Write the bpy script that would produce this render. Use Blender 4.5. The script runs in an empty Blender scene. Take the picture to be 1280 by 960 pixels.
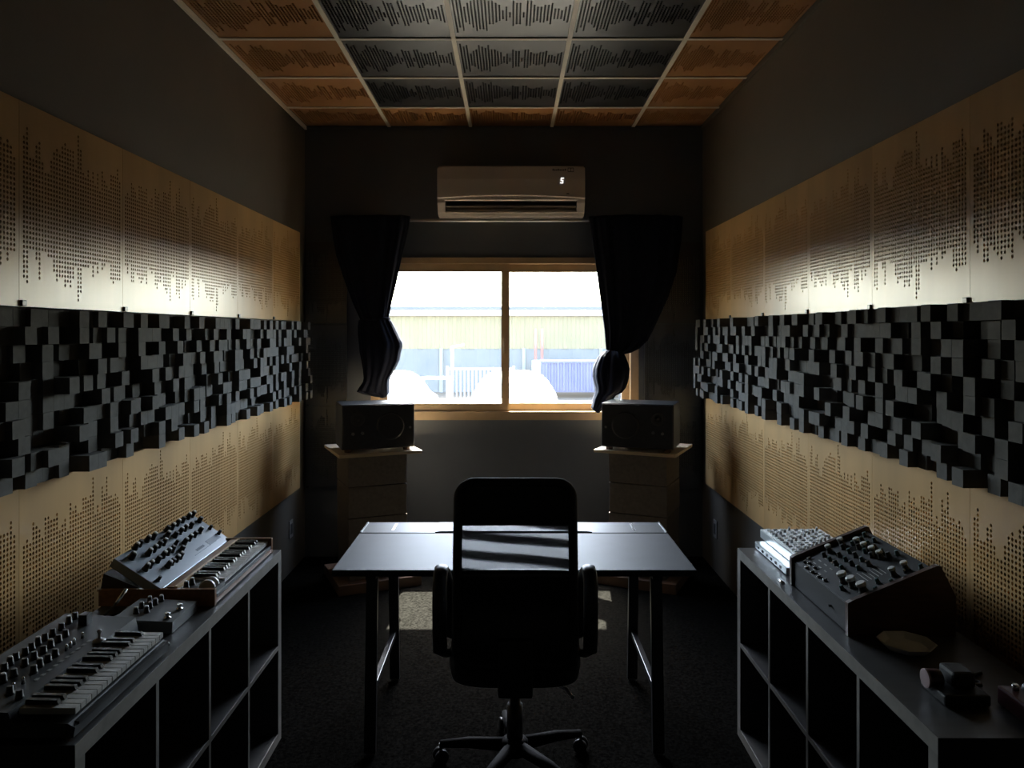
import bpy, bmesh, math, random
from mathutils import Vector, Matrix
R = math.radians
random.seed(7)
sc = bpy.context.scene
C = sc.collection

# ------------------------------------------------------------------ camera, sky, sun, exposure
cam_d = bpy.data.cameras.new('camera'); cam = bpy.data.objects.new('camera', cam_d); C.objects.link(cam)
cam.location = (0, 0, 1.66); cam.rotation_euler = (R(90), 0, 0)
cam_d.sensor_width = 36; cam_d.lens = 950/1280*36
cam_d.shift_y = -65/1280; cam_d.shift_x = 2/1280
cam_d.clip_start = .05; cam_d.clip_end = 300
sc.camera = cam
sc.view_settings.view_transform = 'Standard'; sc.view_settings.look = 'None'
sc.view_settings.gamma = 1; sc.view_settings.use_curve_mapping = False
sc.view_settings.exposure = 0.9
SUN_EL = math.atan(1.45)
w = bpy.data.worlds.new('sky'); sc.world = w; w.use_nodes = True
nt = w.node_tree; nt.nodes.clear()
sky = nt.nodes.new('ShaderNodeTexSky'); sky.sky_type = 'NISHITA'; sky.sun_disc = False
sky.sun_elevation = SUN_EL; sky.sun_rotation = 0.0
sky.air_density = 1.0; sky.dust_density = 2.5; sky.ozone_density = 1.0
bg = nt.nodes.new('ShaderNodeBackground'); bg.inputs['Strength'].default_value = 2.6
ow = nt.nodes.new('ShaderNodeOutputWorld')
nt.links.new(sky.outputs[0], bg.inputs[0]); nt.links.new(bg.outputs[0], ow.inputs[0])
sun_d = bpy.data.lights.new('sun', 'SUN'); sun_d.energy = 66; sun_d.angle = R(.6); sun_d.color = (1, .93, .80)
sun = bpy.data.objects.new('sun', sun_d); C.objects.link(sun)
sun.rotation_euler = Vector((-.085, -1, -1.45)).to_track_quat('-Z', 'Y').to_euler(); sun.location = (0, 12, 12)
# sky portal in the window opening: only guides the sampling of the sky, gives off nothing itself
pd = bpy.data.lights.new('window_portal', 'AREA'); pd.shape = 'RECTANGLE'; pd.size = 1.9; pd.size_y = 1.15
pd.cycles.is_portal = True
po = bpy.data.objects.new('window_portal', pd); C.objects.link(po); po.location = (-.04, 5.72, 1.61); po.rotation_euler = (R(-90), 0, 0)
sc.cycles.max_bounces = 10; sc.cycles.diffuse_bounces = 6; sc.cycles.glossy_bounces = 4
sc.cycles.transparent_max_bounces = 12; sc.cycles.use_denoising = True
sc.cycles.caustics_reflective = False; sc.cycles.caustics_refractive = False

# ------------------------------------------------------------------ materials
def lin(r, g, b):
    f = lambda c: (c/255/12.92) if c/255 <= .04045 else ((c/255+.055)/1.055)**2.4
    return (f(r), f(g), f(b), 1)
MATS = {}
def mat(name, col, rough=.5, metal=0, spec=.5, var=0, scale=8, stretch=(1, 1, 1), bump=0, bscale=200, emit=None, coat=0, col2=None):
    m = bpy.data.materials.new(name); m.use_nodes = True
    n = m.node_tree; b = n.nodes['Principled BSDF']
    b.inputs['Roughness'].default_value = rough; b.inputs['Metallic'].default_value = metal
    b.inputs['Specular IOR Level'].default_value = spec
    if coat: b.inputs['Coat Weight'].default_value = coat; b.inputs['Coat Roughness'].default_value = .32
    tc = n.nodes.new('ShaderNodeTexCoord'); oi = n.nodes.new('ShaderNodeObjectInfo')
    mp = n.nodes.new('ShaderNodeMapping'); mp.inputs['Scale'].default_value = stretch
    ad = n.nodes.new('ShaderNodeVectorMath'); ad.operation = 'ADD'
    ml = n.nodes.new('ShaderNodeMath'); ml.operation = 'MULTIPLY'; ml.inputs[1].default_value = 37
    n.links.new(oi.outputs['Random'], ml.inputs[0])
    n.links.new(tc.outputs['Object'], ad.inputs[0]); n.links.new(ml.outputs[0], ad.inputs[1])
    n.links.new(ad.outputs[0], mp.inputs[0])
    nz = n.nodes.new('ShaderNodeTexNoise'); nz.inputs['Scale'].default_value = scale; nz.inputs['Detail'].default_value = 5
    n.links.new(mp.outputs[0], nz.inputs['Vector'])
    rp = n.nodes.new('ShaderNodeValToRGB')
    v = var
    rp.color_ramp.elements[0].position = .3; rp.color_ramp.elements[1].position = .7
    rp.color_ramp.elements[0].color = [max(0, c*(1-v)) for c in col[:3]]+[1]
    rp.color_ramp.elements[1].color = col2 if col2 else [min(1, c*(1+v)) for c in col[:3]]+[1]
    n.links.new(nz.outputs[0], rp.inputs[0]); n.links.new(rp.outputs[0], b.inputs['Base Color'])
    if bump:
        n2 = n.nodes.new('ShaderNodeTexNoise'); n2.inputs['Scale'].default_value = bscale; n2.inputs['Detail'].default_value = 3
        n.links.new(mp.outputs[0], n2.inputs['Vector'])
        bp = n.nodes.new('ShaderNodeBump'); bp.inputs['Strength'].default_value = bump; bp.inputs['Distance'].default_value = .004
        n.links.new(n2.outputs[0], bp.inputs['Height']); n.links.new(bp.outputs[0], b.inputs['Normal'])
    if emit:
        b.inputs['Emission Color'].default_value = emit; b.inputs['Emission Strength'].default_value = 1.0
    MATS[name] = m
    return m
M = MATS
mat('wall_paint', (.132, .116, .092, 1), .55, var=.06, scale=3, bump=.08, bscale=120)
mat('wall_far_paint', (.118, .132, .150, 1), .6, var=.06, scale=3, bump=.08, bscale=120)
mat('carpet', (.0072, .0070, .0064, 1), .95, spec=0, var=.65, scale=75, bump=1, bscale=350)
mat('ceiling_void', (.02, .02, .02, 1), .9)
mat('birch', (.54, .33, .135, 1), .31, spec=.75, var=.16, scale=5, stretch=(1, 1, .08), bump=.03, bscale=60)
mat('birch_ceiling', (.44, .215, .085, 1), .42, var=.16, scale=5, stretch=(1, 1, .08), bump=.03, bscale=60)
mat('black_panel', (.020, .020, .021, 1), .38, spec=1.0, coat=1, var=.2, scale=20, bump=.05, bscale=150)
mat('felt', (.008, .008, .008, 1), .95, spec=.1, var=.2, scale=80)
mat('grid_white', (.85, .80, .70, 1), .4, var=.04)
mat('foam', (.105, .102, .098, 1), .85, spec=.3, var=.15, scale=40, bump=.2, bscale=400)
mat('frame_bronze', (.48, .345, .20, 1), .42, metal=.0, spec=.6, var=.08, scale=10)
mat('white_plastic', (.66, .60, .55, 1), .35, var=.03)
mat('dark_plastic', (.02, .02, .022, 1), .4, var=.1)
mat('vane_brown', (.24, .20, .17, 1), .4)
mat('base_plastic', (.006, .006, .006, 1), .8, spec=.1)
mat('logo_grey', (.10, .09, .085, 1), .5)
mat('led', (.8, .8, .8, 1), .5, emit=(1, .97, .95, 1))
mat('navy_cloth', (.008, .010, .021, 1), .85, spec=.2, var=.2, scale=30, bump=.2, bscale=300)
mat('rod_metal', (.55, .55, .55, 1), .3, metal=.7)
mat('speaker_black', (.022, .023, .026, 1), .42, var=.15, scale=30, bump=.05, bscale=250)
mat('cone', (.035, .035, .038, 1), .5, var=.1)
mat('foot_wood', (.12, .07, .045, 1), .5, var=.2, stretch=(1, 1, 8))
mat('board_wood', (.55, .44, .31, 1), .5, var=.12, scale=6, stretch=(1, 10, 1))
mat('block_grey', (.17, .15, .135, 1), .85, spec=.2, var=.12, scale=50, bump=.25, bscale=180)
mat('base_wood', (.16, .10, .07, 1), .6, var=.15, scale=8, stretch=(1, 8, 1))
mat('desk_black', (.016, .020, .025, 1), .55, spec=.3, var=.1, scale=12, bump=.04, bscale=300)
mat('desk_flap', (.022, .030, .033, 1), .48, spec=.35, var=.1)
mat('black_metal', (.016, .016, .018, 1), .32, spec=.6, var=.1)
mat('steel', (.55, .55, .56, 1), .28, metal=1, var=.05)
mat('chair_black', (.012, .012, .014, 1), .55, var=.2, scale=25, bump=.1, bscale=200)
mat('chair_leather', (.014, .014, .016, 1), .42, var=.2, scale=12, bump=.3, bscale=25)
mat('chair_arm', (.018, .019, .021, 1), .38, var=.1)
mat('unit_dark', (.040, .038, .036, 1), .42, var=.2, scale=6, stretch=(1, 6, 6), bump=.06, bscale=150)
mat('unit_edge', (.20, .185, .16, 1), .5, var=.18, scale=18, bump=.05)
mat('synth_blue', (.22, .25, .28, 1), .34, metal=.25, var=.05)
mat('synth_grey', (.040, .042, .042, 1), .45, var=.08, scale=15)
mat('synth_black', (.018, .018, .018, 1), .42, var=.1)
mat('synth_wood', (.22, .105, .05, 1), .4, var=.25, scale=10, stretch=(8, 1, 8))
mat('side_wood', (.055, .026, .018, 1), .4, var=.3, scale=12, stretch=(1, 8, 8))
mat('strip_wood', (.58, .40, .22, 1), .35, var=.12, scale=10, stretch=(10, 1, 10))
mat('key_white', (.46, .45, .42, 1), .3, var=.03)
mat('key_black', (.010, .010, .010, 1), .25)
mat('knob_black', (.012, .012, .012, 1), .35)
mat('knob_silver', (.72, .72, .70, 1), .22, metal=.9)
mat('cap_grey', (.62, .62, .60, 1), .28, spec=.8)
mat('panel_matte', (.010, .010, .011, 1), .65, spec=.25)
mat('gadget_black', (.010, .010, .010, 1), .55, spec=.3)
mat('knob_teal', (.02, .06, .06, 1), .35)
mat('print_dark', (.05, .07, .10, 1), .5)
mat('print_light', (.30, .30, .28, 1), .5)
mat('face_white', (.74, .76, .76, 1), .35, var=.05)
mat('face_grey', (.22, .24, .25, 1), .4)
mat('silver_case', (.62, .66, .67, 1), .30, metal=.35, var=.04)
mat('pedal_grey', (.16, .165, .165, 1), .45, metal=.3, var=.05)
mat('tray_grey', (.70, .74, .80, 1), .6, var=.1, scale=20)
mat('maroon', (.045, .012, .014, 1), .35)
mat('rose', (.25, .17, .17, 1), .35)
mat('outlet_white', (.35, .34, .32, 1), .4)
# outside
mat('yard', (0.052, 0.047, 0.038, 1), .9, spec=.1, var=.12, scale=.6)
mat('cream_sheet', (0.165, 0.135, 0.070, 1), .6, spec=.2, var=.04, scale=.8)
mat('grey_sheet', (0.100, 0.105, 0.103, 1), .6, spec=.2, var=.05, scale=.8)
mat('white_sheet', (.75, .75, .73, 1), .5)
mat('gutter_grey', (0.050, 0.058, 0.062, 1), .5)
mat('blue_sheet', (0.039, 0.048, 0.126, 1), .55, var=.08, scale=2)
mat('car_white', (.72, .72, .72, 1), .35, var=.02)
mat('car_glass', (.25, .28, .29, 1), .15)
mat('tyre', (.03, .03, .03, 1), .8)
mat('post_grey', (.14, .15, .15, 1), .5)
mat('tube_white', (.70, .70, .68, 1), .4)
mat('pipe_red', (.38, .10, .08, 1), .5)
def glass_mat():
    m = bpy.data.materials.new('window_glass'); m.use_nodes = True; n = m.node_tree; n.nodes.clear()
    o = n.nodes.new('ShaderNodeOutputMaterial'); t = n.nodes.new('ShaderNodeBsdfTransparent'); t.inputs[0].default_value = (.95, .97, .96, 1)
    g = n.nodes.new('ShaderNodeBsdfGlossy'); g.inputs['Roughness'].default_value = .02
    d = n.nodes.new('ShaderNodeBsdfTranslucent'); d.inputs[0].default_value = (.8, .8, .78, 1)
    lw = n.nodes.new('ShaderNodeLayerWeight'); lw.inputs[0].default_value = .5
    pw = n.nodes.new('ShaderNodeMath'); pw.operation = 'POWER'; pw.inputs[1].default_value = 5; n.links.new(lw.outputs['Facing'], pw.inputs[0])
    fr = n.nodes.new('ShaderNodeMath'); fr.operation = 'MULTIPLY_ADD'; fr.inputs[1].default_value = .95; fr.inputs[2].default_value = .03; n.links.new(pw.outputs[0], fr.inputs[0])
    a = n.nodes.new('ShaderNodeMixShader'); b = n.nodes.new('ShaderNodeMixShader')
    tc = n.nodes.new('ShaderNodeTexCoord'); nz = n.nodes.new('ShaderNodeTexNoise'); nz.inputs['Scale'].default_value = 6
    mr = n.nodes.new('ShaderNodeMapRange'); mr.inputs['To Min'].default_value = .003; mr.inputs['To Max'].default_value = .007
    n.links.new(tc.outputs['Object'], nz.inputs['Vector']); n.links.new(nz.outputs[0], mr.inputs[0]); n.links.new(mr.outputs[0], a.inputs[0])
    n.links.new(t.outputs[0], a.inputs[1]); n.links.new(d.outputs[0], a.inputs[2])
    n.links.new(fr.outputs[0], b.inputs[0]); n.links.new(a.outputs[0], b.inputs[1]); n.links.new(g.outputs[0], b.inputs[2])
    n.links.new(b.outputs[0], o.inputs[0]); M['glass'] = m
glass_mat()
def mesh_fabric():
    # woven see-through mesh with soft creases: fine weave holes let the desk show through
    m = bpy.data.materials.new('chair_mesh'); m.use_nodes = True; n = m.node_tree; n.nodes.clear()
    o = n.nodes.new('ShaderNodeOutputMaterial'); t = n.nodes.new('ShaderNodeBsdfTransparent')
    p = n.nodes.new('ShaderNodeBsdfPrincipled'); p.inputs['Base Color'].default_value = (.03, .028, .03, 1); p.inputs['Roughness'].default_value = .6
    tc = n.nodes.new('ShaderNodeTexCoord'); mp = n.nodes.new('ShaderNodeMapping'); mp.inputs['Scale'].default_value = (5, 5, 17); mp.inputs['Rotation'].default_value = (0, R(-20), 0)
    wv = n.nodes.new('ShaderNodeTexWave'); wv.bands_direction = 'Z'; wv.inputs['Scale'].default_value = .28; wv.inputs['Distortion'].default_value = 5; wv.inputs['Detail'].default_value = 1.5; wv.inputs['Detail Scale'].default_value = .6
    n.links.new(tc.outputs['Object'], mp.inputs[0]); n.links.new(mp.outputs[0], wv.inputs[0])
    mr = n.nodes.new('ShaderNodeMapRange'); mr.inputs['From Min'].default_value = .25; mr.inputs['From Max'].default_value = .8
    mr.inputs['To Min'].default_value = .62; mr.inputs['To Max'].default_value = .97
    n.links.new(wv.outputs['Fac'], mr.inputs[0])
    w2 = n.nodes.new('ShaderNodeTexWave'); w2.bands_direction = 'X'; w2.inputs['Scale'].default_value = 90
    n.links.new(tc.outputs['Object'], w2.inputs[0])
    ma = n.nodes.new('ShaderNodeMath'); ma.operation = 'MULTIPLY_ADD'; ma.inputs[1].default_value = .12; ma.use_clamp = True
    n.links.new(w2.outputs['Fac'], ma.inputs[0]); n.links.new(mr.outputs[0], ma.inputs[2])
    mx = n.nodes.new('ShaderNodeMixShader'); n.links.new(ma.outputs[0], mx.inputs[0])
    n.links.new(t.outputs[0], mx.inputs[1]); n.links.new(p.outputs[0], mx.inputs[2]); n.links.new(mx.outputs[0], o.inputs[0]); M['chair_mesh'] = m
mesh_fabric()

# ------------------------------------------------------------------ mesh helpers
class MB:
    def __init__(s): s.v = []; s.f = []; s.sm = set()
    def add(s, vs, fs, smooth=False):
        o = len(s.v); s.v += [tuple(v) for v in vs]
        for f in fs:
            if smooth: s.sm.add(len(s.f))
            s.f.append(tuple(i+o for i in f))
        return s
    def box(s, a, b, mtx=None):
        (x0, y0, z0), (x1, y1, z1) = a, b
        vs = [Vector(p) for p in ((x0,y0,z0),(x1,y0,z0),(x1,y1,z0),(x0,y1,z0),(x0,y0,z1),(x1,y0,z1),(x1,y1,z1),(x0,y1,z1))]
        if mtx: vs = [mtx @ v for v in vs]
        return s.add(vs, [(0,3,2,1),(4,5,6,7),(0,1,5,4),(1,2,6,5),(2,3,7,6),(3,0,4,7)])
    def bbox(s, a, b, r=.004, mtx=None):          # box with chamfered edges
        bm = bmesh.new(); bmesh.ops.create_cube(bm, size=1)
        for v in bm.verts: v.co = Vector((a[i]+(v.co[i]+.5)*(b[i]-a[i]) for i in range(3)))
        bmesh.ops.bevel(bm, geom=list(bm.edges), offset=r, segments=2, affect='EDGES', profile=.6)
        if mtx: bm.transform(mtx)
        bm.verts.index_update()
        s.add([v.co.copy() for v in bm.verts], [[v.index for v in f.verts] for f in bm.faces]); bm.free(); return s
    def prism(s, pts, axis, a, b, mtx=None):      # polygon extruded along axis from a to b; pts are the two other coordinates in order
        def P(p, t): return {'x': (t, p[0], p[1]), 'y': (p[0], t, p[1]), 'z': (p[0], p[1], t)}[axis]
        n = len(pts); vs = [Vector(P(p, a)) for p in pts]+[Vector(P(p, b)) for p in pts]
        if mtx: vs = [mtx @ v for v in vs]
        fs = [tuple(range(n)), tuple(range(2*n-1, n-1, -1))]+[(i, i+n, (i+1) % n+n, (i+1) % n) for i in range(n)]
        return s.add(vs, fs)
    def lathe(s, prof, seg=16, mtx=None, smooth=True):   # prof [(r,z)] about z
        vs = []; fs = []
        for r, z in prof:
            for k in range(seg):
                a = 2*math.pi*k/seg; vs.append(Vector((r*math.cos(a), r*math.sin(a), z)))
        for i in range(len(prof)-1):
            for k in range(seg):
                k2 = (k+1) % seg; fs.append((i*seg+k, i*seg+k2, (i+1)*seg+k2, (i+1)*seg+k))
        o = len(vs)
        fs.append(tuple(range(seg-1, -1, -1))); fs.append(tuple((len(prof)-1)*seg+k for k in range(seg)))
        if mtx: vs = [mtx @ v for v in vs]
        s.add(vs, fs[:-2], smooth); off = len(s.v)-len(vs)
        for f in fs[-2:]: s.f.append(tuple(i+off for i in f))
        return s
    def tube(s, pts, r, seg=10, closed=False, flat=1.0, up=(0, 0, 1)):
        pts = [Vector(p) for p in pts]; n = len(pts); vs = []; fs = []
        for i, p in enumerate(pts):
            a = pts[(i-1) % n] if (closed or i > 0) else p; b = pts[(i+1) % n] if (closed or i < n-1) else p
            t = (b-a).normalized(); u = Vector(up)
            if abs(t.dot(u)) > .98: u = Vector((0, 1, 0)) if abs(up[1]) < .5 else Vector((1, 0, 0))
            x = t.cross(u).normalized(); y = x.cross(t).normalized()
            rr = r[i] if isinstance(r, (list, tuple)) else r
            for k in range(seg):
                q = 2*math.pi*k/seg; vs.append(p+x*math.cos(q)*rr*flat+y*math.sin(q)*rr)
        m = n if closed else n-1
        for i in range(m):
            j = (i+1) % n
            for k in range(seg):
                k2 = (k+1) % seg; fs.append((i*seg+k, i*seg+k2, j*seg+k2, j*seg+k))
        s.add(vs, fs, True)
        if not closed:
            o = len(s.v)-len(vs); s.f.append(tuple(o+k for k in range(seg-1, -1, -1))); s.f.append(tuple(o+(n-1)*seg+k for k in range(seg)))
        return s
    def bar(s, p, q, wx, wy):                     # square bar
        p, q = Vector(p), Vector(q); d = q-p; l = d.length
        m = Matrix.Translation(p) @ d.to_track_quat('Z', 'Y').to_matrix().to_4x4()
        return s.box((-wx/2, -wy/2, 0), (wx/2, wy/2, l), m)
    def mesh(s, name):
        me = bpy.data.meshes.new(name); me.from_pydata(s.v, [], s.f)
        for i in s.sm: me.polygons[i].use_smooth = True
        me.update(); return me
    def build(s, name, m, parent=None, loc=(0, 0, 0), rot=(0, 0, 0)):
        return link(name, s.mesh(name), m, parent, loc, rot)
def link(name, me, m, parent=None, loc=(0, 0, 0), rot=(0, 0, 0), scale=None):
    if m is not None and not me.materials: me.materials.append(M[m])
    o = bpy.data.objects.new(name, me); C.objects.link(o); o.parent = parent; o.location = loc; o.rotation_euler = rot
    if scale: o.scale = scale
    return o
def tag(o, label=None, cat=None, group=None, kind=None):
    if label: o['label'] = label
    if cat: o['category'] = cat
    if group: o['group'] = group
    if kind: o['kind'] = kind
    return o
def thing(name, label, cat, loc=(0, 0, 0), rz=0, group=None):
    o = bpy.data.objects.new(name, None); C.objects.link(o); o.location = loc; o.rotation_euler = (0, 0, rz); o.empty_display_size = .1
    return tag(o, label, cat, group)
def struct(mb, name, m): return tag(mb.build(name, m), kind='structure')
ORD = ['nearest the window', 'second from the window', 'third from the window', 'fourth from the window', 'fifth from the window', 'sixth from the window']

# ------------------------------------------------------------------ room shell
XL, XR, YF, YB, ZC = -1.52, 1.42, 5.62, -1.6, 3.175
WX0, WX1, WZ0, WZ1 = -1.03, .947, 1.01, 2.21
struct(MB().box((XL-.2, YB-.2, -.12), (XR+.2, YF, 0)), 'floor', 'carpet')
wl = struct(MB().box((XL-.2, YB, 0), (XL, YF, ZC+.35)), 'wall_left', 'wall_paint')
wr = struct(MB().box((XR, YB, 0), (XR+.2, YF, ZC+.35)), 'wall_right', 'wall_paint')
mb = MB()
mb.box((XL-.2, YF, -.12), (WX0, YF+.15, ZC+.35)); mb.box((WX1, YF, -.12), (XR+.2, YF+.15, ZC+.35))
mb.box((WX0, YF, -.12), (WX1, YF+.15, WZ0)); mb.box((WX0, YF, WZ1), (WX1, YF+.15, ZC+.35))
struct(mb, 'wall_far', 'wall_far_paint')
struct(MB().box((XL-.2, YB-.2, 0), (XR+.2, YB, ZC+.35)), 'wall_back', 'wall_paint')

# perforated panel: real through-holes in a waveform layout; local x = width, z = height, visible face looks along -y
def perforated(name, W, Hh, nc, nr, px, pz, hw, hh, ext, th=.012, seg8=True):
    mb = MB()
    x0 = (W-nc*px)/2; z0 = (Hh-nr*pz)/2
    def quad(xa, xb, za, zb): mb.add([(xa, 0, za), (xb, 0, za), (xb, 0, zb), (xa, 0, zb)], [(0, 1, 2, 3)])
    quad(0, x0, 0, Hh); quad(W-x0, W, 0, Hh)
    for c in range(nc):
        xa = x0+c*px; xb = xa+px; xm = (xa+xb)/2
        top, bot = ext[c]
        lo = max(0, int(round(nr/2*(1-bot)))); hi = min(nr, int(round(nr/2*(1+top))))
        quad(xa, xb, 0, z0+lo*pz)
        quad(xa, xb, z0+hi*pz, Hh)
        for r in range(lo, hi):
            za = z0+r*pz; zb = za+pz; zm = (za+zb)/2
            outer = [(xa, za), (xm, za), (xb, za), (xb, zm), (xb, zb), (xm, zb), (xa, zb), (xa, zm)]
            k = .62
            inner = [(xm-hw*k, zm-hh*k*1.12), (xm, zm-hh), (xm+hw*k, zm-hh*k*1.12), (xm+hw, zm), (xm+hw*k, zm+hh*k*1.12), (xm, zm+hh), (xm-hw*k, zm+hh*k*1.12), (xm-hw, zm)]
            vs = [(a, 0, b) for a, b in outer]+[(a, 0, b) for a, b in inner]+[(a, th, b) for a, b in inner]
            fs = [(i, (i+1) % 8, 8+(i+1) % 8, 8+i) for i in range(8)]+[(8+i, 8+(i+1) % 8, 16+(i+1) % 8, 16+i) for i in range(8)]
            mb.add(vs, fs)
    # edges
    mb.add([(0,0,0),(W,0,0),(W,0,Hh),(0,0,Hh),(0,th,0),(W,th,0),(W,th,Hh),(0,th,Hh)], [(0,4,5,1),(1,5,6,2),(2,6,7,3),(3,7,4,0)])
    return mb.mesh(name)
def waveform(n, seed, lo=.25, hi=.92, sym=.05, cut=.5):
    rnd = random.Random(seed); out = []; cl = 0
    for c in range(n):
        if cl <= 0: cl = rnd.choice((1, 2, 2, 3, 3, 4)); up = rnd.random() > cut; base = rnd.uniform(.5, 1)
        cl -= 1
        a = lo+(hi-lo)*(base*rnd.uniform(.6, 1) if up else rnd.uniform(0, .38))
        out.append((min(.94, max(.1, a+rnd.uniform(-sym, sym))), min(.94, max(.1, a+rnd.uniform(-sym, sym)))))
    return out
PW, PH = .6055, .618
panel_me = [perforated('perforated_sheet', PW, PH, 38, 40, .0152, .0150, .0050, .0056, waveform(38, s, .40, .99, cut=.36)) for s in (1, 4)]
for me in panel_me: me.materials.append(M['birch'])
back_me = MB().box((.012, .0125, .012), (PW-.012, .048, PH-.012)).mesh('backing'); back_me.materials.append(M['felt'])
clip_me = MB().bbox((-.011, -.008, -.009), (.011, .05, .009), .002).mesh('clip'); clip_me.materials.append(M['black_metal'])
for side, X, rz, ends, zs, wall in (('left', XL, R(90), [5.31-.607*(i+1) for i in range(6)], (('upper', 1.737), ('lower', .572)), wl),
                                    ('right', XR, R(-90), [5.33-.613*i for i in range(6)], (('upper', 1.745), ('lower', .597)), wr)):
    for row, z in zs:
        for i, y in enumerate(ends):
            x = X+.05 if side == 'left' else X-.05
            t = tag(link('wood_acoustic_panel', panel_me[(i+(row == 'lower')) % 2], None, None, (x, y, z), (0, 0, rz), (1 if side == 'left' else .6115/.6055, 1, 1)),
                    'perforated birch acoustic panel in the %s row on the %s wall, %s' % (row, side, ORD[i]), 'acoustic panel', 'wood acoustic panels along the side walls')
            link('backing', back_me, None, t)
            if row == 'upper': link('clip', clip_me, None, t, (.013 if side == 'left' else PW-.013, 0, .010))

# skyline foam diffusers: every block its own part
ROWS, COLS, BS = 10, 11, .0528
deps = [.010, .026, .042, .058, .074, .092]
blk = []
for d in deps:
    me = MB().box((-BS/2+.0006, -d, -BS/2+.0006), (BS/2-.0006, 0, BS/2-.0006)).mesh('foam_block'); me.materials.append(M['foam']); blk.append(me)
for side, X, rz, ends, z in (('left', XL, R(90), [5.31-.607*(i+1) for i in range(6)], 1.200), ('right', XR, R(-90), [5.33-.613*i for i in range(6)], 1.2165)):
    pit = .607 if side == 'left' else .613
    for i, y in enumerate(ends):
        x = X+.045 if side == 'left' else X-.045
        t = thing('foam_diffuser', 'black foam block diffuser between the birch rows on the %s wall, %s' % (side, ORD[i]), 'diffuser', (x, y, z), rz, 'black foam diffusers along the side walls')
        MB().box((.001, 0, 0), (pit-.001, .04, BS*ROWS)).build('base_sheet', 'foam', t)
        last = None
        for r in range(ROWS):
            for c in range(COLS):
                k = random.choice((0, 0, 1, 2, 3, 3, 4, 4, 5, 5))
                bx = (c+.5)*pit/COLS
                o = link('foam_block', blk[k], None, t, (bx, 0, (r+.5)*BS), (random.uniform(-.008, .008), random.uniform(-.006, .006), random.uniform(-.008, .008)))
                o.scale = (pit/COLS/BS, 1, 1)

# ceiling: grid bars and perforated tiles as pieces of the ceiling
ceil = struct(MB().box((XL-.2, YB-.2, ZC+.30), (XR+.2, YF+.15, ZC+.42)), 'ceiling', 'ceiling_void')
tile_ext = waveform(34, 11, .12, .95, .05)
tile_w = perforated('tile', .588, .588, 34, 26, .0165, .0205, .0062, .0098, tile_ext)
tile_w.materials.append(M['birch_ceiling'])
tile_b = tile_w.copy(); tile_b.materials.clear(); tile_b.materials.append(M['black_panel'])
tback = MB().box((.01, .0125, .01), (.578, .03, .578)).mesh('backing'); tback.materials.append(M['felt'])
gx = [-.894, -.294, .306, .906]; gy = [5.13-.6*i for i in range(7)]
colx = [(XL+.012, gx[0])]+[(gx[i], gx[i+1]) for i in range(3)]+[(gx[3], XR-.012)]
rowy = [(gy[0], YF-.012)]+[(gy[i+1], gy[i]) for i in range(6)]
for ri, (ya, yb) in enumerate(rowy):
    for ci, (xa, xb) in enumerate(colx):
        wood = ri == 0 or ci in (0, 4)
        # local x -> X, local z -> -Y
        o = link('tile', tile_w if wood else tile_b, None, ceil, (xa+.006, yb-.006, ZC+.004+random.uniform(0, .001)), (R(90), 0, 0), ((xb-xa-.012)/.588, 1, (yb-ya-.012)/.588))
        link('backing', tback, None, o)
for x in gx: MB().box((x-.012, gy[-1], ZC-.003), (x+.012, YF, ZC+.003)).build('grid_bar', 'grid_white', ceil)
for y in gy: 
    for a, b in [(XL, gx[0]-.012), (gx[0]+.012, gx[1]-.012), (gx[1]+.012, gx[2]-.012), (gx[2]+.012, gx[3]-.012), (gx[3]+.012, XR)]:
        MB().box((a, y-.011, ZC-.003), (b, y+.011, ZC+.003)).build('grid_bar', 'grid_white', ceil)
# plain ceiling over the near end of the room, behind the viewer
struct(MB().box((XL, YB, ZC), (XR, gy[-1]-.012, ZC+.02)), 'ceiling_near', 'black_panel')
struct(MB().box((XL, gy[-1], ZC-.02), (XL+.016, YF, ZC+.003)), 'trim_1', 'grid_white')
struct(MB().box((XR-.012, gy[-1], ZC-.02), (XR, YF, ZC+.003)), 'trim_2', 'wall_paint')
struct(MB().box((XL+.016, YF-.012, ZC-.014), (XR-.012, YF, ZC+.003)), 'trim_3', 'wall_far_paint')

# ------------------------------------------------------------------ window
wt = 'frame_bronze'
win = tag(MB().box((WX0, YF-.012, WZ0), (WX1, YF+.10, WZ0+.062)).box((WX0, YF-.012, WZ1-.045), (WX1, YF+.10, WZ1))
          .box((WX0, YF-.012, WZ0+.062), (WX0+.06, YF+.10, WZ1-.045)).box((WX1-.06, YF-.012, WZ0+.062), (WX1, YF+.10, WZ1-.045)).build('window_1', wt), kind='structure')
def sash(xa, xb, y, za, zb, sw, parent):
    s = MB().box((xa, y, za), (xb, y+.03, za+sw)).box((xa, y, zb-sw), (xb, y+.03, zb)).box((xa, y, za+sw), (xa+sw, y+.03, zb-sw)).box((xb-sw, y, za+sw), (xb, y+.03, zb-sw)).build('sash', wt, parent)
    MB().box((xa+sw, y+.012, za+sw), (xb-sw, y+.016, zb-sw)).build('pane', 'glass', s)
    return s
s1 = sash(WX0+.06, -.008, YF+.012, WZ0+.062, WZ1-.045, .058, win)
s2 = sash(-.068, WX1-.06, YF+.05, WZ0+.062, WZ1-.045, .058, win)
MB().bbox((-.052, YF-.004, 1.50), (-.036, YF+.012, 1.62), .003).build('latch', wt, s1)

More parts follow.
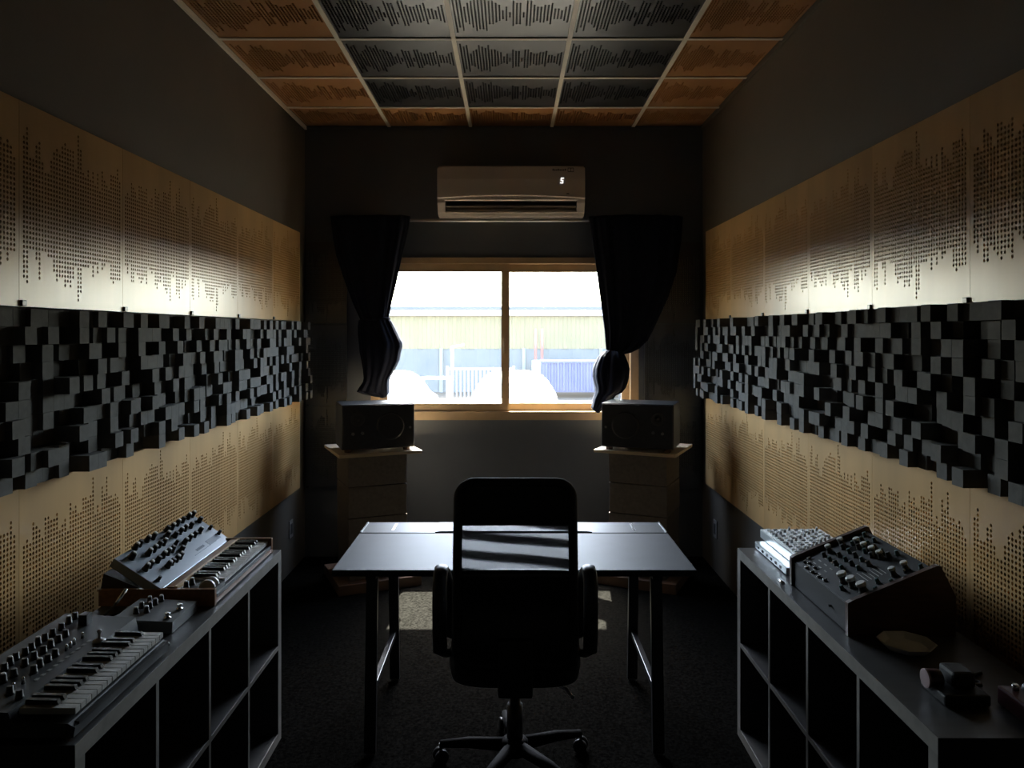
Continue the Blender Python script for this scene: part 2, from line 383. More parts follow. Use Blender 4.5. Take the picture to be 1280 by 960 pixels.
# ------------------------------------------------------------------ curtain rod and tied curtains
kk = 5.48/950
def PX(x): return (x-638)*kk
def PZ(y): return 1.66-(y-415)*kk
t = thing('curtain_rod', 'thin pale curtain track under the air conditioner', 'curtain rod', (-.03, 5.5, PZ(275)))
MB().tube([(-1.17, 0, 0), (1.17, 0, 0)], .011, 12, up=(0, 0, 1)).build('rod', 'rod_metal', t)
for s in (-1, 1):
    MB().lathe([(.006, 0), (.018, .004), (.02, .02), (.012, .035), (.003, .04)], 12, Matrix.Translation((s*1.17, 0, 0)) @ Matrix.Rotation(s*R(90), 4, 'Y')).build('finial', 'rod_metal', t)
    MB().box((s*1.1-.01, .0, -.012), (s*1.1+.01, .12, .012)).build('bracket', 'rod_metal', t)
def loft(levels, depth, npl, seed, y0=5.45, N=112, amp=.014):
    rnd = random.Random(seed); ph = [rnd.uniform(0, 6.28) for _ in range(4)]
    # refine
    L = []
    for i in range(len(levels)-1):
        a, b = levels[i], levels[i+1]; n = max(2, int(abs(b[0]-a[0])/4))
        for j in range(n): f = j/n; L.append([a[q]+(b[q]-a[q])*f for q in range(3)])
    L.append(list(levels[-1]))
    mb = MB(); vs = []; fs = []
    for i, (y, xl, xr) in enumerate(L):
        f = i/(len(L)-1); cx, hw = PX((xl+xr)/2), (xr-xl)/2*kk
        d = depth(f)
        for k in range(N):
            a = 2*math.pi*k/N
            rip = math.sin(a*npl+ph[0]+1.3*f)*.6+math.sin(a*(npl*2.3//1)+ph[1]-2*f)*.3+math.sin(a*3+ph[2]+4*f)*.3
            q = amp*rip*min(1, hw/.1)
            ca, sa = math.cos(a), math.sin(a)
            # fold the fabric: depth wobble strong, width wobble slight
            vs.append((cx+(hw+q*.25)*math.copysign(abs(ca)**.8, ca), y0+(d+q*1.2)*math.copysign(abs(sa)**.8, sa), PZ(y)+.004*math.sin(a*2+ph[3])))
    n = len(L)
    for i in range(n-1):
        for k in range(N):
            k2 = (k+1) % N; fs.append((i*N+k, (i+1)*N+k, (i+1)*N+k2, i*N+k2))
    mb.add(vs, fs, True)
    mb.f.append(tuple(range(N))); mb.f.append(tuple((n-1)*N+k for k in range(N-1, -1, -1)))
    return mb
t = thing('curtain', 'dark navy curtain tied in a long bundle above the left speaker', 'curtain', (0, 0, 0), 0, 'tied navy curtains')
loft([(271,414,513),(285,416,511),(300,418,508),(320,422,503),(350,432,497),(380,443,490),(400,452,486)], lambda f: .042-.008*f, 9, 3, amp=.016).build('drape', 'navy_cloth', t)
loft([(396,456,484),(401,450,490),(408,449,494),(418,449,499),(428,450,504),(433,450.5,504),(440,451,502),(450,453,500),(462,455,494),(472,456,488),(477,455,487),(484,450,487),(489,447,487),(492,455,486.5),(495,468,484),(496,474,481)], lambda f: .03+.055*math.sin(min(1, f*1.15)*math.pi*.85), 7, 5, amp=.013).build('bundle', 'navy_cloth', t)
MB().tube([(PX(469)+.106*math.cos(a), 5.45+.045*math.sin(a), PZ(400)+.012*math.cos(a+.5)) for a in [i*2*math.pi/24 for i in range(24)]], .009, 8, True).build('tie', 'navy_cloth', t)
t = thing('curtain', 'dark navy curtain swept into a round knot above the right speaker', 'curtain', (0, 0, 0), 0, 'tied navy curtains')
loft([(271,735,852),(285,737,851),(300,739,850),(340,745,844),(370,749,834),(390,752,825),(412,755,815),(425,756,808),(435,757,798),(440,758,788),(443,760,776)], lambda f: .042-.012*f, 11, 8, amp=.016).build('drape', 'navy_cloth', t)
loft([(438,757,774),(441,752,777),(446,747,780),(454,743,783),(461,740.5,785),(470,740,784),(478,741.5,782),(484,743,780),(489,743,776),(493,742,768),(498,740,765),(504,739,759),(509,738,753),(513,741,748)], lambda f: .035+.075*math.sin(min(1, f*1.35)*math.pi*.8), 6, 12, amp=.017, y0=5.42).build('knot', 'navy_cloth', t)

for o in list(C.objects):                      # put each curtain's origin at its own lower end
    if o.get('category') == 'curtain':
        p = Vector((PX(475) if 'left' in o['label'] else PX(765), 5.45, PZ(500))); o.location = p
        for c in C.objects:
            if c.parent == o: c.location = -p
# ------------------------------------------------------------------ air conditioner
ac = thing('air_conditioner', 'white wall-mounted split air conditioner above the window', 'air conditioner', (0, 5.62, 2.5))
ax0, ax1 = -.522, .532
MB().prism([(0, .35), (-.165, .35), (-.195, .335), (-.19, .12), (-.06, .10), (-.0, .10)], 'x', ax0+.008, ax1-.008).build('body', 'white_plastic', ac)
# front cover with a gently arched lower lip
n = 28; vs = []; fs = []
for i in range(n+1):
    f = i/n; x = ax0+(ax1-ax0)*f; arch = .016*(1-(2*f-1)**2)
    zb = .108+arch*1.2; e = min(1, min(f, 1-f)*30); zt = .335+.012*math.sqrt(e)
    vs += [(x, -.196, zb), (x, -.204, zb+.01), (x, -.206, .25), (x, -.198, zt-.01), (x, -.185, zt), (x, -.18, zb)]
for i in range(n):
    for k in range(6): k2 = (k+1) % 6; fs.append((i*6+k, (i+1)*6+k, (i+1)*6+k2, i*6+k2))
mbx = MB().add(vs, fs); mbx.f += [tuple(range(5, -1, -1)), tuple(n*6+k for k in range(6))]
mbx.build('front_cover', 'white_plastic', ac)
# chin with the outlet: two cheeks, lips, recess, vanes
prof = [(-.192, .128), (-.186, .085), (-.150, .02), (-.10, .0), (0, 0), (0, .128)]
for xa, xb in ((ax0, ax0+.055), (ax1-.055, ax1)): MB().prism(prof, 'x', xa, xb).build('cheek', 'white_plastic', ac)
MB().prism([(-.150, .02), (-.10, 0), (0, 0), (0, .018), (-.10, .018), (-.146, .032)], 'x', ax0+.055, ax1-.055).build('lower_lip', 'white_plastic', ac)
MB().prism([(-.198, .132), (-.194, .104), (-.18, .098), (-.165, .13)], 'x', ax0+.05, ax1-.05).build('upper_lip', 'white_plastic', ac)
MB().box((ax0+.055, -.10, .018), (ax1-.055, -.02, .10)).build('outlet', 'dark_plastic', ac)
for k, (yy, zz) in enumerate(((-.158, .066), (-.150, .040))):
    MB().box((ax0+.06, yy-.001, zz-.004), (ax1-.06, yy+.05, zz+.004), Matrix.Translation((0, yy, zz)) @ Matrix.Rotation(R(-25), 4, 'X') @ Matrix.Translation((0, -yy, -zz))).build('vane', 'vane_brown', ac)
for xx in (-.23, .07): MB().bbox((xx-.025, -.162, .07), (xx+.025, -.12, .085), .003).build('pivot', 'dark_plastic', ac)
# seven-segment 5 lit behind the cover
def seg(mb, x0, z0, x1, z1, t=.0035):
    mb.box((min(x0, x1)-t/2, -.2085, min(z0, z1)-t/2), (max(x0, x1)+t/2, -.2055, max(z0, z1)+t/2))
d = MB(); X0 = .356; Z0 = .222
sh = .004
seg(d, X0+sh*2, Z0+.034, X0+.016+sh*2, Z0+.034); seg(d, X0+sh, Z0+.017, X0+.014+sh, Z0+.017); seg(d, X0, Z0, X0+.014, Z0)
seg(d, X0+sh*1.6, Z0+.019, X0+sh*1.6, Z0+.034); seg(d, X0+.016+sh*.4, Z0, X0+.016+sh*.4, Z0+.016)
d.build('display_digit', 'led', ac)
d = MB()
for k in range(8): d.box((.300+k*.0125, -.2075, .309), (.309+k*.0125, -.2030, .309+(.014 if k in (0, 3, 7) else .010)))
tag(d.build('maker_lettering', 'logo_grey', ac), kind='stuff')
MB().box((.408, -.2075, .300), (.452, -.2030, .304)).box((.408, -.2075, .326), (.452, -.2030, .330)).box((.408, -.2075, .304), (.412, -.2030, .326)).box((.428, -.2075, .304), (.432, -.2030, .326)).box((.448, -.2075, .304), (.452, -.2030, .326)).build('square_emblem', 'logo_grey', ac)
MB().box((.40, -.2075, .141), (.418, -.2045, .150)).build('sensor', 'logo_grey', ac)

# ------------------------------------------------------------------ dark perforated panels in the far corners
bpm = {}
for side, xa, wd in (('left', -1.50, .30), ('right', .985, .41)):
    me = panel_me[0].copy(); me.materials.clear(); me.materials.append(M['black_panel'])
    for j, (z, lv) in enumerate(((.52, 'lowest'), (1.118, 'middle'), (1.722, 'top'))):
        t = tag(link('black_acoustic_panel', me, None, None, (xa, YF-.05, z), (0, 0, 0), (wd/PW, 1, .597/PH)),
                'black perforated panel on the far wall by the %s corner, %s of three' % (side, lv), 'acoustic panel', 'black panels in the far corners')
        link('backing', back_me, None, t)
        link('clip', clip_me, None, t, (.03, 0, .006), (0, 0, 0), (PW/wd*.8, 1, 1))

# ------------------------------------------------------------------ speaker stands and speakers
def stand(x, y, rz, side):
    t = thing('speaker_stand', 'stacked block stand with pale top board holding the %s speaker' % side, 'speaker stand', (x, y, 0), rz, 'speaker stands beside the window')
    MB().bbox((-.27, -.25, .0), (.27, .25, .065), .004).build('base_slab', 'base_wood', t)
    z = .067
    for k in range(4):
        j = random.uniform(-.006, .006)
        MB().bbox((-.195+j, -.19, z), (.195+j, .17, z+.197), .007).build('block', 'block_grey', t); z += .2
    MB().bbox((-.27, -.26, .867), (.27, .25, .887), .003).build('top_board', 'board_wood', t)
stand(-.93, 5.10, R(24), 'left'); stand(.905, 5.13, R(-25), 'right')
def speaker(x, y, rz, side, mir):
    t = thing('studio_speaker', 'black studio monitor lying on its side on the %s stand' % side, 'speaker', (x, y, .888), rz, 'studio monitors on the stands')
    MB().bbox((-.235, -.15, .02), (.235, .15, .308), .008).build('cabinet', 'speaker_black', t)
    MB().bbox((-.228, -.156, .027), (.228, -.149, .301), .003).build('baffle', 'speaker_black', t)
    fx = Matrix.Rotation(R(90), 4, 'X')
    for sx in (-1, 1):
        for sy in (-1, 1): MB().lathe([(.022, 0), (.026, .02)], 12, Matrix.Translation((sx*.19, sy*.11, 0))).build('foot', 'foot_wood', t)
    xw = -.075*mir
    wf = MB().lathe([(.086, -.004), (.085, .004), (.079, .006), (.074, .002), (.068, -.004), (.034, -.022), (.030, -.02), (.018, -.012), (.001, -.010)], 32, Matrix.Translation((xw, -.157, .165)) @ fx).build('woofer', 'cone', t)
    MB().lathe([(.083, 0), (.090, .0), (.090, .004), (.080, .006)], 32, Matrix.Translation((xw, -.156, .165)) @ fx).build('woofer_ring', 'dark_plastic', wf)
    xt = .135*mir
    MB().lathe([(.045, 0), (.045, .004), (.034, .004), (.016, -.004), (.014, .004), (.006, .009), (.001, .010)], 24, Matrix.Translation((xt, -.156, .215)) @ fx).build('tweeter', 'cone', t)
    for q, (dx, dz) in enumerate(((.105*mir, .125), (.165*mir, .122))):
        MB().lathe([(.010, 0), (.010, .006), (.007, .008)], 12, Matrix.Translation((dx, -.156, dz)) @ fx).build('dial', 'pedal_grey', t)
    MB().lathe([(.008, 0), (.007, .004)], 12, Matrix.Translation((-.205*mir, -.156, .15)) @ fx).build('badge', 'pedal_grey', t)
speaker(-.900, 5.04, R(20), 'left', -1); speaker(.870, 5.055, R(-20), 'right', 1)

# wall outlets low on the side walls
for x, s, side in ((XL, 1, 'left'), (XR, -1, 'right')):
    t = thing('wall_outlet', 'small power outlet plate low on the %s wall near the far corner' % side, 'outlet', (x, 5.25, .30), 0, 'wall outlets')
    MB().bbox((min(0, s*.008), -.04, -.06), (max(0, s*.008), .04, .06), .002).build('plate', 'outlet_white', t)
    MB().box((min(s*.008, s*.010), -.02, -.035), (max(s*.008, s*.010), .02, .035)).build('socket', 'synth_grey', t)

# ------------------------------------------------------------------ desk
dk = thing('desk', 'black trestle desk with hinged rear flap under the window', 'desk', (.015, 3.3, 0))
MB().bbox((-.705, -.365, .715), (.705, .175, .74), .003).build('desk_top', 'desk_black', dk)
MB().box((-.64, .175, .700), (.66, .20, .714)).build('cable_tray', 'black_metal', dk)
MB().bbox((-.705, .181, .715), (-.36, .372, .741), .003).prism([(-.36, .195), (-.33, .21), (.33, .21), (.36, .195), (.36, .372), (-.36, .372)], 'z', .715, .741).bbox((.36, .181, .715), (.705, .372, .741), .003).build('rear_flap', 'desk_flap', dk)
for s in (-1, 1):
    MB().box((s*.700-.003, .185, .741), (s*.700+.003, .368, .745)).build('edge_strip', 'steel', dk)
    MB().box((s*.56-.006, .22, .741), (s*.56+.006, .34, .7425)).build('hinge', 'steel', dk)
    tr = MB().box((s*.565-.02, -.31, .685), (s*.565+.02, .33, .715)).build('trestle', 'black_metal', dk)
    for yy, yb in ((-.27, -.32), (.27, .32)):
        MB().bar((s*.565, yy, .685), (s*.565, yb, 0.012), .045, .022).build('leg', 'black_metal', tr)
        MB().lathe([(.018, 0), (.018, .014)], 10, Matrix.Translation((s*.565, yb, 0))).build('foot', 'dark_plastic', tr)
    MB().bbox((s*.565-.012, -.31, .225), (s*.565+.012, .31, .25), .002).build('rail', 'black_metal', tr)
    MB().box((s*.47-.03, -.30, .703), (s*.47+.03, -.27, .714)).build('bracket', 'steel', dk)
MB().box((-.56, .0, .66), (.56, .03, .70)).build('beam', 'black_metal', dk)

# ------------------------------------------------------------------ office chair (seen from behind)
ch = thing('office_chair', 'black mesh-back office chair pushed up to the desk', 'chair', (.017, 2.88, 0))
def rr(wd, z0, z1, r, n=8):
    pts = []
    for cx, cz, a0 in ((wd/2-r, z1-r, 0), (-wd/2+r, z1-r, 90), (-wd/2+r, z0+r, 180), (wd/2-r, z0+r, 270)):
        for k in range(n+1): a = R(a0+90*k/n); pts.append((cx+r*math.cos(a), cz+r*math.sin(a)))
    return pts
def backy(x, z): return -.235-(z-.6)*.09-.0+.35*x*x*(-.6)+.02*math.exp(-((z-.72)/.1)**2)
fr = [(x*(1+.06*(1.15-z)/.6), backy(x, z), z) for x, z in rr(.388, .50, 1.147, .055, 8)]
MB().tube(fr, .016, 12, True, up=(0, 1, 0)).build('back_frame', 'chair_black', ch)
def sheet(z0, z1, hw, th, name, m, bulge=0, nx=16, nz=14, off=0.0):
    mb = MB(); vs = []
    for s in (0, 1):
        for j in range(nz+1):
            z = z0+(z1-z0)*j/nz
            for i in range(nx+1):
                u = 2*i/nx-1; x = u*hw*(1+.06*(1.15-z)/.6)
                tt = th*(1-.6*u**4)*(1-.4*(2*j/nz-1)**4)
                if z > 1.09: x *= math.sqrt(max(.3, 1-((z-1.09)/.06)**2*.12))
                vs.append((x, backy(x, z)+off+(tt/2 if s else -tt/2), z))
    N = (nx+1)*(nz+1); fs = []
    for j in range(nz):
        for i in range(nx):
            a = j*(nx+1)+i; q = (a, a+1, a+nx+2, a+nx+1)
            fs += [q, tuple(N+i2 for i2 in reversed(q))]
    for i in range(nx):
        a = i; b = nz*(nx+1)+i; fs += [(a, N+a, N+a+1, a+1), (b, b+1, N+b+1, N+b)]
    for j in range(nz):
        a = j*(nx+1); b = a+nx; fs += [(a, a+nx+1, N+a+nx+1, N+a), (b, N+b, N+b+nx+1, b+nx+1)]
    return mb.add(vs, fs, True).build(name, m, ch)
sheet(.998, 1.142, .192, .030, 'headrest_pad', 'chair_black')
sheet(.480, .838, .197, .036, 'lower_pad', 'chair_leather')
# see-through mesh: a single thin woven sheet
mb = MB(); vs = []; fs = []
for j in range(13):
    z = .83+(1.004-.83)*j/12
    for i in range(25):
        x = (2*i/24-1)*.194*(1+.06*(1.15-z)/.6); vs.append((x, backy(x, z)+.004*math.sin(j*.9+i*.35), z))
for j in range(12):
    for i in range(24): a = j*25+i; fs.append((a, a+1, a+26, a+25))
mb.add(vs, fs, True).build('back_mesh', 'chair_mesh', ch)
# seat cushion
mb = MB(); vs = []; fs = []; n = 40
prof = [(.0, .405), (.86, .405), (.97, .42), (1.0, .46), (.99, .505), (.93, .525), (.7, .532), (0.001, .53)]
for r, z in prof:
    for k in range(n):
        a = 2*math.pi*k/n; c, s = math.cos(a), math.sin(a); e = .42
        vs.append((.240*r*math.copysign(abs(c)**e, c), .235*r*math.copysign(abs(s)**e, s)+.0, z))
for i in range(len(prof)-1):
    for k in range(n): k2 = (k+1) % n; fs.append((i*n+k, i*n+k2, (i+1)*n+k2, (i+1)*n+k))
mb.add(vs, fs, True).build('seat', 'chair_black', ch)
MB().bbox((-.06, -.275, .40), (.06, -.20, .60), .01).build('back_bracket', 'chair_black', ch)
for s in (-1, 1):
    pts = [(s*.21, -.12, .50), (s*.25, -.15, .505), (s*.266, -.185, .53), (s*.267, -.195, .59), (s*.268, -.195, .68), (s*.268, -.185, .76), (s*.267, -.165, .795), (s*.266, -.125, .805), (s*.264, -.06, .775), (s*.262, .0, .725), (s*.260, .025, .68), (s*.258, .03, .60), (s*.25, .03, .51), (s*.21, .03, .50)]
    a = MB().tube(pts, .026, 14, False, .52, up=(1, 0, 0)).build('armrest', 'chair_arm', ch)
MB().lathe([(.03, .10), (.03, .25), (.022, .25), (.022, .38), (.09, .385), (.09, .404)], 20).build('gas_lift', 'black_metal', ch)
MB().tube([(.06, -.05, .395), (.18, -.18, .392), (.20, -.245, .392)], .006, 8).build('tilt_lever', 'steel', ch)
bs = MB().lathe([(.035, .06), (.05, .07), (.05, .115), (.035, .125)], 20).build('star_base', 'base_plastic', ch)
for k in range(5):
    a = R(90+72*k+8); c, s = math.cos(a), math.sin(a)
    MB().tube([(.03*c, .03*s, .095), (.18*c, .18*s, .088), (.29*c, .29*s, .072)], [.026, .02, .014], 10).build('base_arm', 'base_plastic', bs)
    p = Matrix.Translation((.29*c, .29*s, 0)) @ Matrix.Rotation(a+.6*k, 4, 'Z')
    cs = MB().lathe([(.007, .045), (.007, .075)], 8, p).build('caster', 'dark_plastic', ch)
    for s2 in (-1, 1): MB().lathe([(.020, -.009), (.027, -.007), (.027, .007), (.020, .009)], 16, p @ Matrix.Translation((0, s2*.014, .027)) @ Matrix.Rotation(R(90), 4, 'X')).build('wheel', 'dark_plastic', cs)

# ------------------------------------------------------------------ cube shelf units
def unit(xf, s, y0, y1, side):          # xf = X of the open front, s = direction from front to back
    t = thing('shelf_unit', 'low black-brown eight-cube shelving unit along the %s wall' % side, 'shelf', (xf+s*.195, (y0+y1)/2, 0), 0, 'cube shelving units along the side walls')
    L = (y1-y0)/2; T = .038; t2 = .016; D = .195
    def board(name, a, b, ea, eb):
        o = MB().bbox(a, b, .0015).build(name, 'unit_dark', t)
        xs = -s*D; MB().box((min(xs, xs-s*.0015), ea[0], ea[1]), (max(xs, xs-s*.0015), eb[0], eb[1])).build('edge_band', 'unit_edge', o)
    board('top', (-D, -L, .77-T), (D, L, .77), (-L, .77-T), (L, .77))
    board('bottom', (-D, -L, 0.002), (D, L, T), (-L, .002), (L, T))
    for yy in (-L, L-T): board('side', (-D, yy, T), (D, yy+T, .77-T), (yy, T), (yy+T, .77-T))
    cell = (2*L-2*T-3*t2)/4
    for k in range(3):
        yy = -L+T+(k+1)*cell+k*t2
        board('divider', (-D+.001, yy, T), (D, yy+t2, .77-T), (yy, T), (yy+t2, .77-T))
    for k in range(4):
        yy = -L+T+k*(cell+t2)
        board('shelf_board', (-D+.001, yy, .385-t2/2), (D, yy+cell, .385+t2/2), (yy, .385-t2/2), (yy+cell, .385+t2/2))
unit(-.938, -1, 1.635, 3.105, 'left'); unit(.938, 1, 1.665, 3.135, 'right')

# ------------------------------------------------------------------ shared knobs and keys
def knob_mesh(name, r, h, m):
    me = MB().lathe([(r*1.15, 0), (r*1.15, h*.18), (r, h*.25), (r*.86, h*.93), (r*.74, h)], 14).mesh(name); me.materials.append(M[m]); return me
KS = knob_mesh('knob', .0065, .018, 'knob_black'); KM = knob_mesh('knob', .0085, .020, 'knob_black'); KB = knob_mesh('knob', .012, .022, 'knob_black')
KG = knob_mesh('knob', .0075, .016, 'face_grey'); KT = knob_mesh('knob', .0075, .018, 'knob_teal')
CS = MB().lathe([(.0060, 0), (.0060, .0025), (.005, .0035)], 12).mesh('cap'); CS.materials.append(M['cap_grey'])
def knob(me, parent, p, q=None, cap=True, s=1.0, h=.018):
    o = link('knob', me, None, parent, p); o.scale = (s, s, s)
    if q is not None: o.rotation_euler = q
    if cap: link('cap', CS, None, o, (0, 0, h))
    return o
def keys(parent, y0, n, pitch, xa, xb, z, z_bed, bx0, bx1, start=0):
    # white keys run along local x from xa (hinge) to xb (tip), laid out along y from near to far; black keys bx0..bx1
    wm = MB().bbox((xa, .0011, z-.014), (xb, pitch-.0011, z), .0012).mesh('white_key'); wm.materials.append(M['key_white'])
    bm_ = MB().prism([(bx0, z-.004), (bx1+.002, z-.004), (bx1-.004, z+.0095), (bx0, z+.011)], 'y', -.0055, .0055).mesh('black_key'); bm_.materials.append(M['key_black'])
    for k in range(n):
        link('white_key', wm, None, parent, (0, y0+k*pitch, 0))
        if k and (k+start) % 7 not in (0, 3): link('black_key', bm_, None, parent, (0, y0+k*pitch, 0))

# synth with the raised blue-grey control panel (left unit, far end)
A = thing('synthesizer', 'wood-cased keyboard synth with tilted blue-grey knob panel on the left unit', 'synthesizer', (-1.14, 2.76, .77))
def la(x, y, z): return (x+1.14, y-2.76, z-.77)
MB().bbox(la(-1.335, 2.462, .771), la(-.958, 2.478, .826), .002).build('end_cheek', 'synth_wood', A)
MB().bbox(la(-1.335, 3.048, .771), la(-.958, 3.064, .832), .002).build('end_cheek', 'synth_wood', A)
MB().box(la(-1.333, 2.478, .774), la(-.962, 3.048, .802)).build('case', 'synth_black', A)
MB().box(la(-.964, 2.478, .776), la(-.959, 3.048, .790)).build('front_rail', 'synth_wood', A)
MB().box(la(-.966, 2.49, .793), la(-.960, 3.046, .803)).build('front_strip', 'pedal_grey', A)
MB().box(la(-1.333, 2.478, .802), la(-1.145, 3.048, .818)).build('rear_deck', 'synth_black', A)
MB().box(la(-1.120, 2.478, .802), la(-1.094, 3.048, .829)).build('wood_strip', 'synth_wood', A)
MB().box(la(-1.096, 2.478, .803), la(-1.086, 3.048, .831)).build('pale_strip', 'strip_wood', A)
keys(A, 2.585-2.76, 20, .0230, -1.085+1.14, -.972+1.14, .822-.77, 0, -1.084+1.14, -1.005+1.14)
MB().box(la(-1.085, 2.478, .802), la(-.97, 2.582, .818)).build('wheel_panel', 'synth_black', A)
for yy in (2.508, 2.540):
    MB().lathe([(.022, -.009), (.026, -.006), (.026, .006), (.022, .009)], 20, Matrix.Translation(la(-1.0, yy, .816)) @ Matrix.Rotation(R(90), 4, 'X')).build('wheel', 'key_white', A)
for x_, y_ in ((-1.066, 2.500), (-1.062, 2.535)): knob(KM, A, la(x_, y_, .818), h=.020)
pv = Vector(la(-1.132, 2.468, .824)); tilt = math.atan2(.098, .152)
pn = bpy.data.objects.new('tilted_panel', MB().bbox((-.185, 0, -.030), (0, .602, 0), .002).mesh('tilted_panel')); C.objects.link(pn)
pn.data.materials.append(M['synth_blue']); pn.parent = A; pn.location = pv; pn.rotation_euler = (0, tilt, 0)
pn['label'] = 'blue-grey tilted control panel'
def onA(x, y): return (-(( -1.132-x)/math.cos(tilt)), y-2.468, 0.0)
KA = [(-1.274,2.591),(-1.276,2.624),(-1.276,2.679),(-1.274,2.721),(-1.273,2.826),(-1.271,2.864),(-1.273,2.914),(-1.273,2.961),(-1.274,3.014),(-1.272,3.052),(-1.241,3.045),(-1.236,2.606),(-1.237,2.647),(-1.241,2.694),(-1.239,2.726),(-1.255,2.786),(-1.241,2.822),(-1.242,2.870),(-1.243,2.911),(-1.241,2.961),(-1.201,2.513),(-1.202,2.544),(-1.202,2.600),(-1.205,2.646),(-1.205,2.681),(-1.205,2.717),(-1.203,2.818),(-1.205,2.863),(-1.206,2.913),(-1.207,2.965),(-1.170,2.609),(-1.171,2.640),(-1.171,2.675),(-1.172,2.708),(-1.188,2.757)]
for i, (x, y) in enumerate(KA): knob(KM, pn, onA(x-.008, y), cap=i % 3 != 1, h=.020, s=1.15)
knob(KB, pn, onA(-1.262, 2.528), h=.022)
for x, y in ((-1.205, 3.045), (-1.172, 3.05), (-1.16, 2.50), (-1.225, 2.78)): link('switch', KS, None, pn, onA(x, y))
pr = MB()
for k in range(8): pr.box((-.048, .36+k*.009, 0), (-.038, .366+k*.009, .0006))
pr.box((-.030, .32, 0), (-.028, .52, .0006)); pr.box((-.054, .46, 0), (-.030, .57, .0006))
tag(pr.build('panel_print', 'print_dark', pn), kind='stuff')
MB().prism([(-.20, 0), (-.055, 0), (-.19, .055)], 'y', -.285, .285).build('panel_support', 'synth_black', A, la(-1.135, 2.76, .818))
 
# near keyboard synth (left unit)
B = thing('synthesizer', 'dark grey keyboard synth with rows of black knobs on the near left unit', 'synthesizer', (-1.12, 1.92, .77))
def lb(x, y, z): return (x+1.12, y-1.92, z-.77)
for xx in (-1.26, -.98):
    for yy in (1.68, 2.16): MB().lathe([(.012, 0), (.010, .008)], 10, Matrix.Translation(lb(xx, yy, .7705))).build('foot', 'dark_plastic', B)
MB().prism([(-1.290+1.12, .008), (-.950+1.12, .008), (-.946+1.12, .030), (-.962+1.12, .038), (-1.085+1.12, .040), (-1.092+1.12, .062), (-1.290+1.12, .074)], 'y', 1.652-1.92, 2.106-1.92).build('case', 'synth_grey', B)
MB().prism([(-1.290+1.12, .008), (-1.075+1.12, .008), (-1.088+1.12, .0615), (-1.290+1.12, .074)], 'y', 2.106-1.92, 2.205-1.92).build('far_panel', 'synth_grey', B)
MB().box(lb(-.966, 1.668, .80), lb(-.946, 2.10, .806)).build('front_strip', 'synth_black', B)
keys(B, 1.672-1.92, 19, .0224, -1.082+1.12, -.958+1.12, .832-.77, 0, -1.078+1.12, -1.004+1.12)
def zb(x): return .062+(.012)*(-1.092-x)/.198
KBp = [(-1.243,2.170),(-1.241,2.136),(-1.236,2.092),(-1.236,2.052),(-1.237,2.020),(-1.237,1.990),(-1.235,1.960),(-1.232,1.930),(-1.236,1.900),(-1.231,1.870),(-1.225,1.840),(-1.20,2.05),(-1.198,2.015),(-1.198,1.98),(-1.195,1.945),(-1.197,1.91),(-1.195,1.87),(-1.19,1.783),(-1.186,1.815),(-1.157,1.932),(-1.156,1.900),(-1.158,1.870),(-1.153,1.838),(-1.109,1.717),(-1.14,1.731),(-1.23,1.79),(-1.235,1.75),(-1.20,1.74),(-1.23,1.70)]
for i, (x, y) in enumerate(KBp): knob(KM, B, lb(x, y, .77+zb(x)), cap=i % 4 == 1, h=.020, s=.95)
for x, y in ((-1.152, 2.047), (-1.149, 1.968), (-1.149, 1.985), (-1.151, 2.005), (-1.143, 1.783), (-1.146, 1.753)):
    MB().lathe([(.0045, 0), (.0035, .012), (.002, .016)], 8, Matrix.Translation(lb(x, y, .77+zb(x)))).build('toggle', 'knob_silver', B)
MB().bbox(lb(-1.21, 2.125, .836), lb(-1.185, 2.155, .868), .003).build('selector', 'knob_black', B)
js = MB().lathe([(.016, 0), (.017, .004), (.010, .008), (.004, .010), (.004, .022), (.007, .028), (.003, .033)], 14, Matrix.Translation(lb(-1.098, 2.03, .833))).build('joystick', 'key_white', B)
pr = MB()
for k in range(10): pr.box(lb(-1.13, 1.80+k*.025, .77+zb(-1.13)), lb(-1.122, 1.812+k*.025, .7708+zb(-1.13)))
tag(pr.build('panel_print', 'print_light', B), kind='stuff')

# small effects box between the two synths, with a cable
Cc = thing('effects_pedal', 'small grey effects box with two footswitches between the left synths', 'effects pedal', (-1.08, 2.31, .77))
def lc(x, y, z): return (x+1.08, y-2.31, z-.77)
MB().prism([(-.095, .002), (.083, .002), (.085, .036), (-.095, .044)], 'y', -.072, .105).build('case', 'pedal_grey', Cc)
for x, y in ((-1.128, 2.290), (-1.101, 2.300), (-1.107, 2.335), (-1.105, 2.365), (-1.133, 2.335), (-1.132, 2.385), (-1.10, 2.395)): knob(KM, Cc, lc(x, y, .811), h=.02, s=.9)
for x, y in ((-1.021, 2.262), (-1.017, 2.335)): MB().lathe([(.010, 0), (.010, .004), (.006, .005), (.006, .012), (.0075, .013), (.0075, .017)], 12, Matrix.Translation(lc(x, y, .808))).build('footswitch', 'knob_silver', Cc)
cb = thing('audio_cable', 'black audio cable with silver plug behind the small effects box', 'cable', (-1.2, 2.3, .77))
MB().tube([(.02, .03, .10), (.0, .0, .06), (-.04, -.04, .02), (-.06, .02, .008), (-.03, .09, .008), (.02, .10, .010)], .004, 8).build('cord', 'dark_plastic', cb)
MB().tube([(.005, .005, .068), (.022, .032, .102)], .0055, 10).build('plug', 'knob_silver', cb)

